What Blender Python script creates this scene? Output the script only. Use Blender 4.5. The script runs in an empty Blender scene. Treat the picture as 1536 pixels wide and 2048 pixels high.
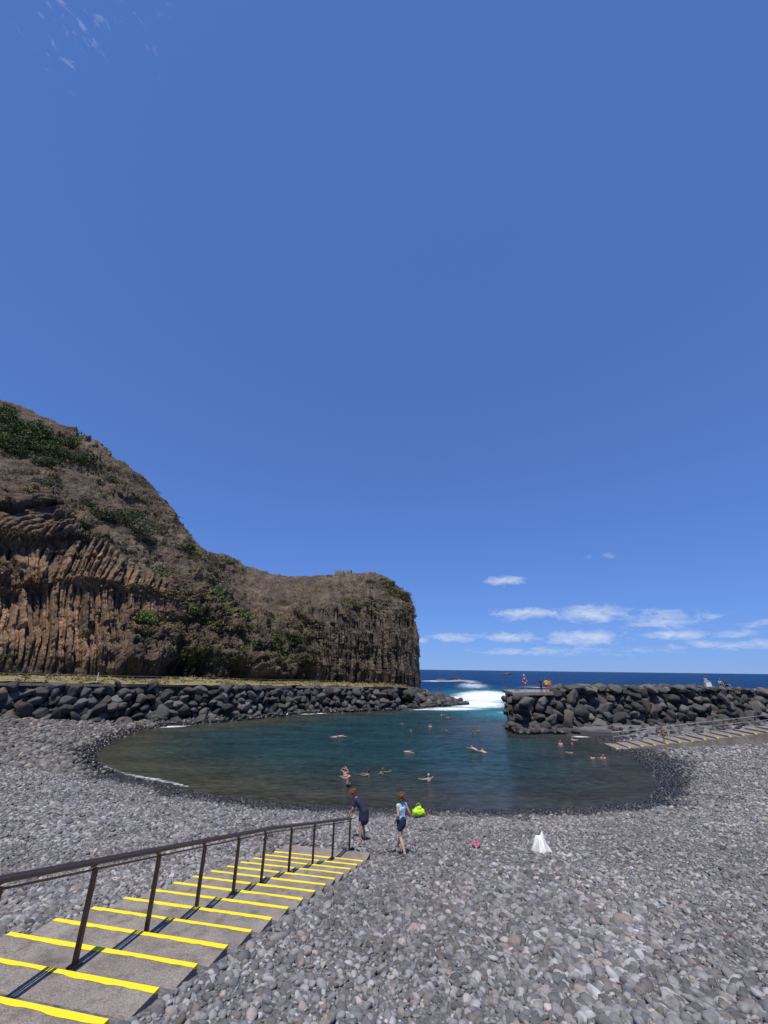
import bpy, math, random
import numpy as np
from mathutils import Vector, Matrix
random.seed(7); rng=np.random.default_rng(7)
scene=bpy.context.scene
COL=scene.collection
scene.view_settings.view_transform='Standard'
scene.view_settings.look='None'
scene.view_settings.exposure=0

# ------------------------------------------------------------ noise
def _h(i,j,k,seed=0):
    n=(i.astype(np.int64)*374761393+j.astype(np.int64)*668265263+k.astype(np.int64)*2147483647+seed*1274126177)&0xffffffff
    n=((n^(n>>13))*1274126177)&0xffffffff
    n=((n^(n>>16))*2246822519)&0xffffffff
    n=n^(n>>15)
    return (n&0xffffff)/float(0xffffff)
def vnoise(x,y,z,seed=0):
    xi=np.floor(x);yi=np.floor(y);zi=np.floor(z)
    fx=x-xi;fy=y-yi;fz=z-zi
    fx=fx*fx*(3-2*fx);fy=fy*fy*(3-2*fy);fz=fz*fz*(3-2*fz)
    r=0
    for a in (0,1):
        for b in (0,1):
            for c in (0,1):
                w=(fx if a else 1-fx)*(fy if b else 1-fy)*(fz if c else 1-fz)
                r=r+w*_h(xi+a,yi+b,zi+c,seed)
    return r*2-1
def fbm(x,y,z,o=4,seed=0,ridge=False):
    r=0;a=1;t=0;f=1
    for i in range(o):
        n=vnoise(x*f,y*f,z*f,seed+i)
        if ridge: n=1-2*np.abs(n)
        r=r+a*n;t+=a;a*=.5;f*=2.03
    return r/t
def sst(a,b,x):
    t=np.clip((x-a)/(b-a),0,1);return t*t*(3-2*t)

# ------------------------------------------------------------ mesh helpers
def mk(name,V,F,mats,smooth=False,parent=None,link=True):
    V=np.asarray(V,dtype=np.float32);me=bpy.data.meshes.new(name)
    if isinstance(F,np.ndarray):
        n,k=F.shape
        me.vertices.add(len(V));me.vertices.foreach_set('co',V.ravel())
        me.loops.add(n*k);me.loops.foreach_set('vertex_index',F.astype(np.int32).ravel())
        me.polygons.add(n);me.polygons.foreach_set('loop_start',np.arange(n,dtype=np.int32)*k)
        try: me.polygons.foreach_set('loop_total',np.full(n,k,dtype=np.int32))
        except Exception: pass
        me.update(calc_edges=True);me.validate()
    else:
        me.from_pydata(V.tolist(),[],F);me.update()
    for m in (mats if isinstance(mats,(list,tuple)) else [mats]): me.materials.append(m)
    if smooth: me.polygons.foreach_set('use_smooth',np.ones(len(me.polygons),dtype=bool))
    ob=bpy.data.objects.new(name,me)
    if link: COL.objects.link(ob)
    if parent: ob.parent=parent
    return ob
def gridfaces(ni,nj):
    i,j=np.meshgrid(np.arange(ni-1),np.arange(nj-1),indexing='ij')
    a=(i*nj+j).ravel()
    return np.stack([a,a+nj,a+nj+1,a+1],1)
def attr(ob,name,vals,typ='FLOAT'):
    a=ob.data.attributes.new(name,typ,'POINT')
    vals=np.asarray(vals)
    if typ=='FLOAT': a.data.foreach_set('value',vals.astype(np.float32).ravel())
    elif typ=='INT': a.data.foreach_set('value',vals.astype(np.int32).ravel())
    elif typ=='FLOAT_VECTOR': a.data.foreach_set('vector',vals.astype(np.float32).ravel())
    elif typ=='FLOAT_COLOR':
        v=np.ones((len(vals),4),dtype=np.float32);v[:,:3]=vals;a.data.foreach_set('color',v.ravel())
def empty(name,loc=(0,0,0),rz=0):
    e=bpy.data.objects.new(name,None);COL.objects.link(e);e.location=loc;e.rotation_euler=(0,0,rz);return e
class MB:
    def __init__(s): s.V=[];s.F=[];s.M=[]
    def add(s,V,F,m=0):
        b=len(s.V);s.V+= [tuple(v) for v in V];s.F+=[tuple(i+b for i in f) for f in F];s.M+=[m]*len(F)
    def box(s,c,sz,rz=0,m=0,mat=None):
        V=[]
        for dx in(-.5,.5):
            for dy in(-.5,.5):
                for dz in(-.5,.5):
                    x,y=dx*sz[0],dy*sz[1]
                    V.append((c[0]+x*math.cos(rz)-y*math.sin(rz),c[1]+x*math.sin(rz)+y*math.cos(rz),c[2]+dz*sz[2]))
        s.add(V,[(0,1,3,2),(4,6,7,5),(0,4,5,1),(2,3,7,6),(0,2,6,4),(1,5,7,3)],m)
    def tube(s,pts,r,n=8,m=0):
        pts=[Vector(p) for p in pts];rr=r if isinstance(r,(list,tuple)) else [r]*len(pts)
        V=[];F=[]
        for i,p in enumerate(pts):
            d=(pts[min(i+1,len(pts)-1)]-pts[max(i-1,0)]).normalized()
            u=d.cross(Vector((0,0,1)))
            if u.length<.05:u=d.cross(Vector((1,0,0)))
            u.normalize();w=d.cross(u)
            for k in range(n):
                a=2*math.pi*k/n;V.append(p+(u*math.cos(a)+w*math.sin(a))*rr[i])
        for i in range(len(pts)-1):
            for k in range(n):
                F.append((i*n+k,i*n+(k+1)%n,(i+1)*n+(k+1)%n,(i+1)*n+k))
        F.append(tuple(range(n-1,-1,-1)));F.append(tuple((len(pts)-1)*n+k for k in range(n)))
        s.add(V,F,m)
    def sphere(s,c,r,m=0,nu=10,nv=6,sc=(1,1,1)):
        V=[];F=[]
        for i in range(nv+1):
            t=math.pi*i/nv
            for k in range(nu):
                a=2*math.pi*k/nu
                V.append((c[0]+r*sc[0]*math.sin(t)*math.cos(a),c[1]+r*sc[1]*math.sin(t)*math.sin(a),c[2]+r*sc[2]*math.cos(t)))
        for i in range(nv):
            for k in range(nu): F.append((i*nu+k,(i+1)*nu+k,(i+1)*nu+(k+1)%nu,i*nu+(k+1)%nu))
        s.add(V,F,m)
    def build(s,name,mats,smooth=False,parent=None):
        ob=mk(name,s.V,s.F,mats,smooth,parent)
        ob.data.polygons.foreach_set('material_index',np.array(s.M,dtype=np.int32));return ob

# ------------------------------------------------------------ material helpers
class NT:
    def __init__(s,name):
        s.m=bpy.data.materials.new(name);s.m.use_nodes=True;s.t=s.m.node_tree
        s.b=s.t.nodes['Principled BSDF'];s.N=s.t.nodes;s.L=s.t.links
    def n(s,t,**k):
        x=s.N.new(t)
        for a,v in k.items():
            if a.startswith('i_'):
                key=a[2:]; key=int(key) if key.isdigit() else key.replace('_',' ')
                if hasattr(v,'is_linked'): s.L.new(v,x.inputs[key])
                else: x.inputs[key].default_value=v
            else: setattr(x,a,v)
        return x
    def math(s,op,a,b=0.,clamp=False):
        x=s.N.new('ShaderNodeMath');x.operation=op;x.use_clamp=clamp
        for i,v in enumerate((a,b)):
            if hasattr(v,'is_linked'): s.L.new(v,x.inputs[i])
            else: x.inputs[i].default_value=v
        return x.outputs[0]
    def mix(s,f,a,b,mode='MIX'):
        x=s.N.new('ShaderNodeMix');x.data_type='RGBA';x.blend_type=mode
        for i,v in ((0,f),(6,a),(7,b)):
            if hasattr(v,'is_linked'): s.L.new(v,x.inputs[i])
            else: x.inputs[i].default_value=v if i==0 else (tuple(v)+(1,) if len(v)==3 else v)
        return x.outputs[2]
    def ramp(s,f,stops):
        x=s.N.new('ShaderNodeValToRGB');s.L.new(f,x.inputs[0]);e=x.color_ramp.elements
        while len(e)<len(stops): e.new(.5)
        for q,(p,c) in zip(e,stops):
            q.position=p;q.color=(c,c,c,1) if isinstance(c,(int,float)) else tuple(c)+(1,)
        return x.outputs[0]
    def noise(s,sc,det=4,vec=None,rough=.55,dist=0):
        x=s.N.new('ShaderNodeTexNoise');x.inputs['Scale'].default_value=sc;x.inputs['Detail'].default_value=det
        x.inputs['Roughness'].default_value=rough;x.inputs['Distortion'].default_value=dist
        s.L.new(vec if vec else s.pos(),x.inputs['Vector']);return x.outputs['Fac']
    def pos(s):
        if not hasattr(s,'_p'): s._p=s.N.new('ShaderNodeNewGeometry').outputs['Position']
        return s._p
    def set(s,k,v):
        if hasattr(v,'is_linked'): s.L.new(v,s.b.inputs[k])
        else: s.b.inputs[k].default_value=tuple(v)+(1,) if isinstance(v,tuple) and len(v)==3 else v
    def bump(s,h,st=.5,d=.1):
        x=s.n('ShaderNodeBump',i_Strength=st,i_Distance=d,i_Height=h);s.L.new(x.outputs[0],s.b.inputs['Normal']);return x.outputs[0]
def simple(name,c,rough=.6,metal=0,var=.25,sc=20):
    q=NT(name);f=q.noise(sc,4)
    q.set('Base Color',q.mix(f,tuple(v*(1-var) for v in c),tuple(min(1,v*(1+var)) for v in c)))
    q.set('Roughness',rough);q.set('Metallic',metal);return q.m
def z_of(q):
    s=q.n('ShaderNodeSeparateXYZ');q.L.new(q.pos(),s.inputs[0]);return s.outputs[2]

# ------------------------------------------------------------ shore, terrain
SH=[(18.1,101.9),(7.9,90.6),(-5.8,82.7),(-14.2,78.1),(-22.7,65.3),(-29.1,60.8),(-30.4,56.0),(-28.6,47.9),(-26.6,42.6),(-24.9,39.5),(-21.6,36.0),(-18.1,33.9),(-14.6,32.1),(-10.7,29.9),(-7.2,28.6),(-3.5,28.1),(0,27.7),(4,27.7),(6.9,27.6),(9.9,27.9),(13.1,28.5),(16.1,29.5),(19.1,32.4),(21,35.2),(22.8,39.4),(24.2,44.8),(24.4,48.8),(26.2,55.6),(22.6,57.8),(17.1,58.9),
    (17.8,67),(90,86),(400,100),(400,700),(-200,700),(-90,300),(-40,195),(12,140),(12,116)]
def sdist(X,Y):
    P=np.array(SH,float);d=np.full(X.shape,1e9);ins=np.zeros(X.shape,bool)
    for i in range(len(P)):
        a=P[i];b=P[(i+1)%len(P)];e=b-a
        t=np.clip(((X-a[0])*e[0]+(Y-a[1])*e[1])/(e@e),0,1)
        d=np.minimum(d,np.hypot(X-a[0]-t*e[0],Y-a[1]-t*e[1]))
        if a[1]!=b[1]:
            c=((a[1]>Y)!=(b[1]>Y))&(X<(b[0]-a[0])*(Y-a[1])/(b[1]-a[1])+a[0]);ins^=c
    return np.where(ins,-d,d)
E=np.array([.202,.979]);E/=np.linalg.norm(E);Lf=np.array([-E[1],E[0]]);R0=np.array([-.54,16.8])
WID=3.2;TR=.8;RI=.183
RA=np.array([24.3,47.2]);RD=np.array([1,-.1]);RD/=np.linalg.norm(RD);RN=np.array([.1,1.]);RN/=np.linalg.norm(RN)
RW_=3.2
def ramp_z(u): return .15+.125*u
def beach(X,Y,noise=True):
    d=sdist(X,Y)
    f=np.where(d>0,np.minimum(d,10)*.135+np.maximum(d-10,0)*.158,d*.25)
    f=np.where(f>4.2,4.2+(f-4.2)*.35,f);f=np.minimum(f,5.5);f=np.maximum(f,-6)
    f=np.where(d>0,f*(1-.5*sst(14,30,X)*sst(32,42,Y)),f)
    if noise:
        nz=fbm(X*.35,Y*.35,X*0,3,5)*.10+fbm(X*1.3,Y*1.3,X*0,2,9)*.05
        f=f+nz*sst(.1,3,d)
    rx=X-R0[0];ry=Y-R0[1];t=-(rx*E[0]+ry*E[1]);s=rx*Lf[0]+ry*Lf[1]
    ds=np.maximum(np.maximum(-s,s-WID),0)
    st=1.4+np.maximum(t,-1.3)*RI/TR+.02+np.maximum(-1.3-t,0)*.3
    k=(1-sst(.4,4.5,ds))*sst(0,4,t);hi=np.minimum(st,4.6)-.03-.05*ds
    f=np.where(hi>f,f*(1-k)+hi*k,f)
    f=np.where((ds<3)&(t>-4),np.minimum(f,st-.02+.22*ds),f)
    rx=X-RA[0];ry=Y-RA[1];u=rx*RD[0]+ry*RD[1];v=rx*RN[0]+ry*RN[1]
    dv=np.maximum(np.maximum(-v,v-RW_),0)
    rz=ramp_z(np.maximum(u,0))-.2+.35*dv
    f=np.where((u>-1)&(dv<5),np.minimum(f,np.maximum(rz,-.5)),f)
    return f
def bz(x,y): return float(beach(np.array([x*1.]),np.array([y*1.]))[0])

def wetness(q,gain=2.):
    z=z_of(q);z=q.math('ADD',z,q.math('MULTIPLY',q.noise(.45,4),-.38))
    return q.ramp(q.math('MULTIPLY',z,gain),[(.10,1.),(.42,0.)])
def stone_mat(name,lo,hi,wet=True,brown=.3):
    q=NT(name);oi=q.n('ShaderNodeObjectInfo');r=oi.outputs['Random']
    c=q.ramp(r,[(0,lo),(.45,tuple((a+b)/2*.95 for a,b in zip(lo,hi))),(.85,hi),(1,tuple(v*1.45 for v in hi))])
    wn=q.n('ShaderNodeTexWhiteNoise',noise_dimensions='1D');q.L.new(r,wn.inputs['W'])
    br=q.math('MULTIPLY',q.math('GREATER_THAN',wn.outputs['Value'],1-brown),.6)
    c=q.mix(br,c,q.mix(1.,c,(1.22,.98,.82),'MULTIPLY'))
    n1=q.noise(9,5);c=q.mix(.6,c,q.ramp(n1,[(.3,.55),(.7,1.35)]),'MULTIPLY')
    n3=q.noise(.22,3);c=q.mix(.8,c,q.ramp(n3,[(.35,.78),(.65,1.15)]),'MULTIPLY')
    if wet:
        w=wetness(q)
        c=q.mix(w,c,q.mix(1.,c,(.15,.14,.13),'MULTIPLY'))
        q.set('Roughness',q.math('SUBTRACT',.85,q.math('MULTIPLY',w,.55)))
    else: q.set('Roughness',.85)
    q.set('Base Color',c);q.bump(q.noise(30,4),.35,.02);return q.m
M_peb=stone_mat('pebble_stone',(.075,.076,.081),(.235,.234,.240),True,.22)
M_cob=stone_mat('cobble_stone',(.066,.066,.064),(.18,.177,.165))
M_bld=stone_mat('basalt_boulder',(.024,.024,.026),(.083,.080,.077),True,.25)

def ground_mat():
    q=NT('beach_shingle')
    v=q.n('ShaderNodeTexVoronoi');v.inputs['Scale'].default_value=9;q.L.new(q.pos(),v.inputs['Vector'])
    bw=q.n('ShaderNodeRGBToBW');q.L.new(v.outputs['Color'],bw.inputs[0])
    c=q.ramp(q.noise(18,5),[(.3,(.07,.07,.072)),(.7,(.17,.168,.17))])
    c=q.mix(.7,c,q.ramp(bw.outputs[0],[(.1,.6),(.9,1.4)]),'MULTIPLY')
    w=wetness(q)
    c=q.mix(w,c,q.mix(1.,c,(.2,.2,.2),'MULTIPLY'))
    q.set('Base Color',c);q.set('Roughness',.9);q.bump(v.outputs['Distance'],.8,.06);return q.m
def axis(lo,hi,st,far_lo,far_hi,g=1.08):
    a=list(np.arange(lo,hi+.01,st));s=st;x=a[-1]
    while x<far_hi: s*=g;x+=s;a.append(x)
    s=st;x=lo;b=[]
    while x>far_lo: s*=g;x-=s;b.append(x)
    return np.array(b[::-1]+a)
xs=axis(-45,50,.4,-320,320);ys=axis(2,70,.4,-320,95)
X,Y=np.meshgrid(xs,ys,indexing='ij');X=X.ravel();Y=Y.ravel()
Z=beach(X,Y)
mk('beach_ground',np.stack([X,Y,Z],1),gridfaces(len(xs),len(ys)),ground_mat(),True)

# ---- rock variants
import bmesh
def rock_mesh(name,sub,seed,planes,soft,namp,mat,flat,nf=1.7):
    bm=bmesh.new();bmesh.ops.create_icosphere(bm,subdivisions=sub,radius=1)
    r=np.random.default_rng(seed);V=np.array([v.co[:] for v in bm.verts])
    N=r.normal(size=(planes,3));N/=np.linalg.norm(N,axis=1)[:,None];hh=r.uniform(.62,.98,planes)
    D=V@N.T;R=np.where(D>.05,hh/np.maximum(D,.05),9.)
    R=-np.log(np.exp(-R*soft).sum(1)+math.exp(-1.1*soft))/soft
    V=V*R[:,None]
    n=fbm(V[:,0]*nf+seed,V[:,1]*nf,V[:,2]*nf,5,seed)
    V=V*(1+namp*n)[:,None]*np.array(flat)
    for v,c in zip(bm.verts,V): v.co=c
    me=bpy.data.meshes.new(name);bm.to_mesh(me);bm.free();me.materials.append(mat)
    me.polygons.foreach_set('use_smooth',np.ones(len(me.polygons),dtype=bool))
    return bpy.data.objects.new(name,me)
def variants(name,n,**k):
    c=bpy.data.collections.new(name)
    for i in range(n): c.objects.link(rock_mesh('%s_part_%d'%(name,i),seed=i*13+5,**k))
    return c
C_peb=variants('pebble_shapes',9,sub=2,planes=9,soft=7,namp=.10,mat=M_peb,flat=(1,.78,.52))
C_cob=variants('cobble_shapes',8,sub=2,planes=10,soft=9,namp=.12,mat=M_cob,flat=(1,.82,.66))
C_bld=variants('boulder_shapes',12,sub=4,planes=12,soft=16,namp=.13,mat=M_bld,flat=(1,.9,.82),nf=2.2)
def scatter(name,P,R,S,coll):
    me=bpy.data.meshes.new(name);me.vertices.add(len(P));me.vertices.foreach_set('co',np.asarray(P,np.float32).ravel())
    ob=bpy.data.objects.new(name,me);COL.objects.link(ob)
    attr(ob,'rot',R,'FLOAT_VECTOR');attr(ob,'scl',S,'FLOAT_VECTOR');attr(ob,'idx',rng.integers(0,len(coll.objects),len(P)),'INT')
    g=bpy.data.node_groups.new(name+'_scatter','GeometryNodeTree')
    g.interface.new_socket('Geometry',in_out='INPUT',socket_type='NodeSocketGeometry')
    g.interface.new_socket('Geometry',in_out='OUTPUT',socket_type='NodeSocketGeometry')
    N=g.nodes;L=g.links;gi=N.new('NodeGroupInput');go=N.new('NodeGroupOutput')
    ci=N.new('GeometryNodeCollectionInfo');ci.inputs['Collection'].default_value=coll
    ci.inputs['Separate Children'].default_value=True;ci.inputs['Reset Children'].default_value=True
    ip=N.new('GeometryNodeInstanceOnPoints');ip.inputs['Pick Instance'].default_value=True
    def na(n,t):
        x=N.new('GeometryNodeInputNamedAttribute');x.data_type=t;x.inputs['Name'].default_value=n
        return [o for o in x.outputs if o.enabled][0]
    L.new(gi.outputs[0],ip.inputs['Points']);L.new(ci.outputs[0],ip.inputs['Instance'])
    L.new(na('idx','INT'),ip.inputs['Instance Index']);L.new(na('rot','FLOAT_VECTOR'),ip.inputs['Rotation']);L.new(na('scl','FLOAT_VECTOR'),ip.inputs['Scale'])
    L.new(ip.outputs[0],go.inputs[0])
    m=ob.modifiers.new('scatter','NODES');m.node_group=g;return ob
def in_stairs(x,y,m=0):
    rx=x-R0[0];ry=y-R0[1];t=-(rx*E[0]+ry*E[1]);s=rx*Lf[0]+ry*Lf[1]
    a=(t>-1.0-m)&(s>-m)&(s<WID+m)
    rx=x-RA[0];ry=y-RA[1];u=rx*RD[0]+ry*RD[1];v=rx*RN[0]+ry*RN[1]
    return a|((u>0)&(v>-m)&(v<RW_+m))
def jgrid(x0,x1,y0,y1,sp):
    gx,gy=np.meshgrid(np.arange(x0,x1,sp),np.arange(y0,y1,sp));gx=gx.ravel();gy=gy.ravel()
    return gx+rng.uniform(-.6,.6,len(gx))*sp,gy+rng.uniform(-.6,.6,len(gx))*sp
def vis(x,y,m=3): return np.abs(x)<y*1.0+m
def stones(name,bands,coll,cond):
    PP=[];RR=[];SS=[]
    for (y0,y1,sp,s0,s1) in bands:
        x,y=jgrid(-62,75,y0,y1,sp);k=vis(x,y)&cond(x,y);x=x[k];y=y[k];k=~in_stairs(x,y,.05);x=x[k];y=y[k]
        d=sdist(x,y);k=(d>-.5);x=x[k];y=y[k];d=d[k]
        if not len(x): continue
        z=beach(x,y)
        s=s0+(s1-s0)*rng.random(len(x))**3.
        clump=vnoise(x*.25,y*.25,x*0,3)+.6*vnoise(x*.9,y*.9,x*0,13);s*=1+.27*clump
        PP.append(np.stack([x,y,z+s*.10],1));SS.append(np.stack([s,s,s],1)*rng.uniform(.85,1.15,(len(x),3)))
        RR.append(np.stack([rng.normal(0,.35,len(x)),rng.normal(0,.35,len(x)),rng.uniform(0,6.3,len(x))],1))
    return scatter(name,np.concatenate(PP),np.concatenate(RR),np.concatenate(SS),coll)
far_left=lambda x,y:((x<-20)&(y>33))
stones('beach_pebbles',[(3.5,11,.078,.036,.125),(11,17,.092,.045,.135),(17,26,.115,.055,.14),(26,36,.15,.07,.17),(36,56,.22,.10,.22)],C_peb,lambda x,y:~far_left(x,y))
stones('large_beach_stones',[(28,64,.30,.12,.38)],C_cob,far_left)
def sparse(x,y): return rng.random(len(x))<.03+.16*np.clip(vnoise(x*.3,y*.3,x*0,4),0,1)
stones('scattered_cobbles',[(4,14,.36,.09,.20),(14,32,.42,.10,.22)],C_cob,sparse)

# ------------------------------------------------------------ sea walls of boulders
def poly_pts(pl,sp):
    out=[];acc=0
    for i in range(len(pl)-1):
        a=np.array(pl[i],float);b=np.array(pl[i+1],float);Ls=np.linalg.norm(b[:2]-a[:2])
        while acc<Ls: out.append((a+(b-a)*acc/Ls,(b[:2]-a[:2])/Ls));acc+=sp
        acc-=Ls
    return out
def wall_boulders(name,pl,side,sp=1.75,rh=1.12,batter=.38,toprag=.5,size=1.0):
    P=[];R=[];S=[]
    zmax=max(p[2] for p in pl);nr=int(math.ceil((zmax)/rh))+1
    for k in range(-1,nr):
        for (p,d) in poly_pts(pl,sp):
            nrm=np.array([-d[1],d[0]])*side
            z=k*rh+.45+rng.uniform(-.28,.28)
            if z>p[2]-.45+rng.uniform(-.1,toprag): continue
            off=k*batter+.55+rng.uniform(-.35,.35);al=rng.uniform(-.4,.4)+(.5 if k%2 else 0)*sp
            s=size*rng.uniform(.66,1.28)
            q=p[:2]+d*al+nrm*off
            P.append((q[0],q[1],z));S.append((s*rng.uniform(.95,1.2),s*rng.uniform(.9,1.1),s*rng.uniform(.72,.95)))
            R.append((rng.normal(0,.5),rng.normal(0,.5),rng.uniform(0,6.3)))
    for k in range(0,nr*2):
        for (p,d) in poly_pts(pl,sp*.8):
            nrm=np.array([-d[1],d[0]])*side;z=k*rh*.5+rng.uniform(-.2,.2)
            if z>p[2]-.4: continue
            q=p[:2]+d*rng.uniform(-.8,.8)+nrm*(z/rh*batter+.55+rng.uniform(0,.3));s=rng.uniform(.35,.6)*size
            P.append((q[0],q[1],z));S.append((s,s,s*.8));R.append(tuple(rng.uniform(0,6.3,3)))
    return scatter(name,P,R,S,C_bld)
LW=[(-66,14,6.2),(-57,32,5.9),(-45,48,5.5),(-32,61,5.0),(-23.3,66.2,4.8),(-14.8,78.6,4.35),(-6,83.4,4.2),(4,88.6,4.0)]
wall_boulders('boulder_seawall',LW,1,sp=1.42,rh=.92,batter=.32,size=.84)
RW=[(17.6,59.2,4.6),(30,62.6,4.9),(63,71.2,5.0),(95,80,5.1)]
wall_boulders('boulder_breakwater',RW,1,toprag=.45,sp=1.65,rh=1.05,size=.96)
wall_boulders('boulder_breakwater_end',[(19.5,68,4.4),(17.6,59.4,4.4)],1,toprag=.1,batter=.3)
P=[];R=[];S=[]
for i in range(210):
    t=rng.random();x=25.0+t*36;y=59.2+(x-17.6)*.266+rng.uniform(1.5,4.8);s=rng.uniform(.45,.95)*(1.1 if .05<t<.85 else .65)
    P.append((x,y,4.8+s*.15+rng.uniform(0,.2)));S.append((s*1.2,s,s*.75));R.append((rng.normal(0,.3),rng.normal(0,.3),rng.uniform(0,6.3)))
for i in range(60):
    x=61+rng.random()*30;y=59.2+(x-17.6)*.266+rng.uniform(1.5,3.5);s=rng.uniform(.35,.6)
    P.append((x,y,4.8));S.append((s*1.2,s,s*.75));R.append((rng.normal(0,.3),rng.normal(0,.3),rng.uniform(0,6.3)))
for i in range(420):
    t=rng.random()**.8;c=np.array([3+15.5*t,92+11*t]);w=4.2*(1-.55*t);a=rng.uniform(-1,1)
    q=c+np.array([.75,-.66])*a*w+np.array([0,1.5]);z=(1-abs(a)**1.5)*(3.9*(1-t)**.8+.5)-.15
    s=rng.uniform(.5,1.1);P.append((q[0],q[1],z*rng.uniform(.6,1.)));S.append((s*1.1,s,s*.8));R.append((rng.normal(0,.4),rng.normal(0,.4),rng.uniform(0,6.3)))
for i in range(70):
    a=rng.uniform(0,1);q=np.array([17.4,58.6])+np.array([rng.uniform(-.9,9)*a,rng.uniform(-.8,.3)]);s=rng.uniform(.35,.75)
    P.append((q[0],q[1],rng.uniform(-.2,.3)));S.append((s*1.1,s,s*.8));R.append(tuple(rng.uniform(0,6.3,3)))
for (p,d_) in poly_pts(LW[3:],.55):
    n_=np.array([-d_[1],d_[0]])
    for k in range(2):
        q=p[:2]-n_*rng.uniform(-.3,1.3);s=rng.uniform(.25,.55);zq=max(bz(q[0],q[1]),-.25)
        P.append((q[0],q[1],zq+rng.uniform(-.05,.2)));S.append((s*1.1,s,s*.8));R.append(tuple(rng.uniform(0,6.3,3)))
# rubble between the ramp and the breakwater
for i in range(260):
    u=rng.uniform(4,62);v=rng.uniform(0,1);x=26+u*.98;y=53.2+u*.04+v*(59-53.2+u*.2);s=rng.uniform(.2,.5)
    zq=max(bz(x,y),-.1)
    P.append((x,y,zq+s*.2));S.append((s*1.1,s,s*.8));R.append(tuple(rng.uniform(0,6.3,3)))
scatter('loose_boulders',P,R,S,C_bld)

M_conc=NT('weathered_concrete')
c=M_conc.ramp(M_conc.noise(1.3,6),[(.3,(.17,.146,.125)),(.7,(.295,.262,.23))]);c=M_conc.mix(.75,c,M_conc.ramp(M_conc.noise(60,3),[(.35,.5),(.65,1.35)]),'MULTIPLY')
st_=M_conc.ramp(M_conc.noise(4,6,rough=.7),[(.5,1.),(.66,.5)]);c=M_conc.mix(.8,c,st_,'MULTIPLY')
M_conc.set('Base Color',c);M_conc.set('Roughness',.9);M_conc.bump(M_conc.noise(45,5),.6,.03);M_conc=M_conc.m
M_core=simple('seawall_core_rubble',(.035,.034,.033),.95,0,.4,2)
def prism(name,pl,z0,z1,mat):
    n=len(pl);V=[(p[0],p[1],z0) for p in pl]+[(p[0],p[1],p[2] if len(p)>2 else z1) for p in pl]
    F=[(i,(i+1)%n,n+(i+1)%n,n+i) for i in range(n)]+[tuple(range(n,2*n))]
    return mk(name,V,F,mat)
prism('breakwater_core',[(18.9,61.4),(95,81.8),(93,90),(19.3,68.5)],-3,4.35,M_core)
prism('breakwater_deck',[(18.0,60.2,4.7),(24.2,61.8,4.75),(25.4,64.3,4.75),(95,83.2,4.85),(93,90,4.85),(19.0,69,4.7)],4.36,4.7,M_conc)

# ------------------------------------------------------------ headland cliff
ST=[[(-82,18,7),(-90,24,22),(-103,32,40),(-125,40,58),(-160,48,84)],
[(-61,41,6.8),(-68.5,46,18),(-80,51,35.5),(-99,62,53),(-126,74,78)],
[(-49.4,56.0,6.5),(-56.1,59.0,17.6),(-65.4,63.0,33.5),(-81.0,74.0,49.4),(-101.3,88.0,71.1)],
[(-46.9,59.0,6.3),(-52.7,62.0,16.7),(-61.6,66.0,33.9),(-74.3,76.0,48.3),(-91.0,89.0,67.3)],
[(-43.9,62.0,6.0),(-49.3,65.0,17.2),(-56.3,69.0,31.3),(-67.0,78.0,45.8),(-80.6,90.0,62.9)],
[(-40.3,65.0,5.8),(-44.7,68.0,15.3),(-50.3,72.0,27.5),(-60.3,82.0,41.7),(-70.4,92.0,56.4)],
[(-36.8,69.0,5.6),(-40.4,72.0,14.1),(-45.3,77.0,23.9),(-52.9,86.0,36.1),(-60.7,95.0,49.4)],
[(-33.9,73.0,5.4),(-36.8,76.0,12.8),(-40.4,80.0,21.7),(-46.5,89.0,31.2),(-52.6,98.0,40.5)],
[(-31.3,77.0,5.1),(-33.8,80.0,12.2),(-36.9,84.0,20.4),(-41.4,92.0,27.3),(-46.4,101.0,34.8)],
[(-28.6,82.0,5.0),(-30.7,85.0,11.6),(-33.8,91.0,18.2),(-42.3,110.0,28.5),(-58.9,150.0,45.8)],
[(-25.6,88.0,4.7),(-27.3,91.0,11.0),(-29.9,97.0,16.7),(-36.5,115.0,25.5),(-48.7,150.0,41.4)],
[(-20.2,96.0,4.4),(-21.4,98.0,11.3),(-23.0,103.0,17.4),(-28.0,122.0,26.5),(-34.7,148.0,37.9)],
[(-13.4,103.0,4.0),(-14.1,104.0,12.8),(-15.1,107.0,21.1),(-17.2,120.0,27.8),(-20.2,138.0,36.4)],
[(-6.6,108.0,3.8),(-7.1,109.0,13.2),(-7.6,111.0,23.0),(-8.4,120.0,29.4),(-9.4,132.0,36.4)],
[(0.2,113.0,3.6),(0.1,114.0,13.5),(-0.1,116.0,23.8),(-0.1,121.0,29.7),(-0.2,129.0,35.2)],
[(5.6,118.0,3.5),(5.7,119.0,13.9),(5.5,120.0,23.7),(5.2,123.0,27.4),(5.0,128.0,31.0)],
[(9.6,124.0,1.4),(9.2,124.5,14.2),(8.4,125.0,23.7),(8.0,127.0,27.0),(6.8,130.0,29.5)],
[(10.4,137,-1),(9.6,136,14),(8.0,135,23),(5,134.5,27),(1,134,30)],
[(6,152,-1),(5,150,13),(3,148,23),(0,145,27),(-8,140,32)],
[(-14,176,-1),(-16,172,12),(-20,168,24),(-26,158,31),(-32,150,37)],
[(-50,205,-1),(-52,198,14),(-54,190,26),(-56,175,36),(-60,160,43)]]
S=[]
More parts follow.
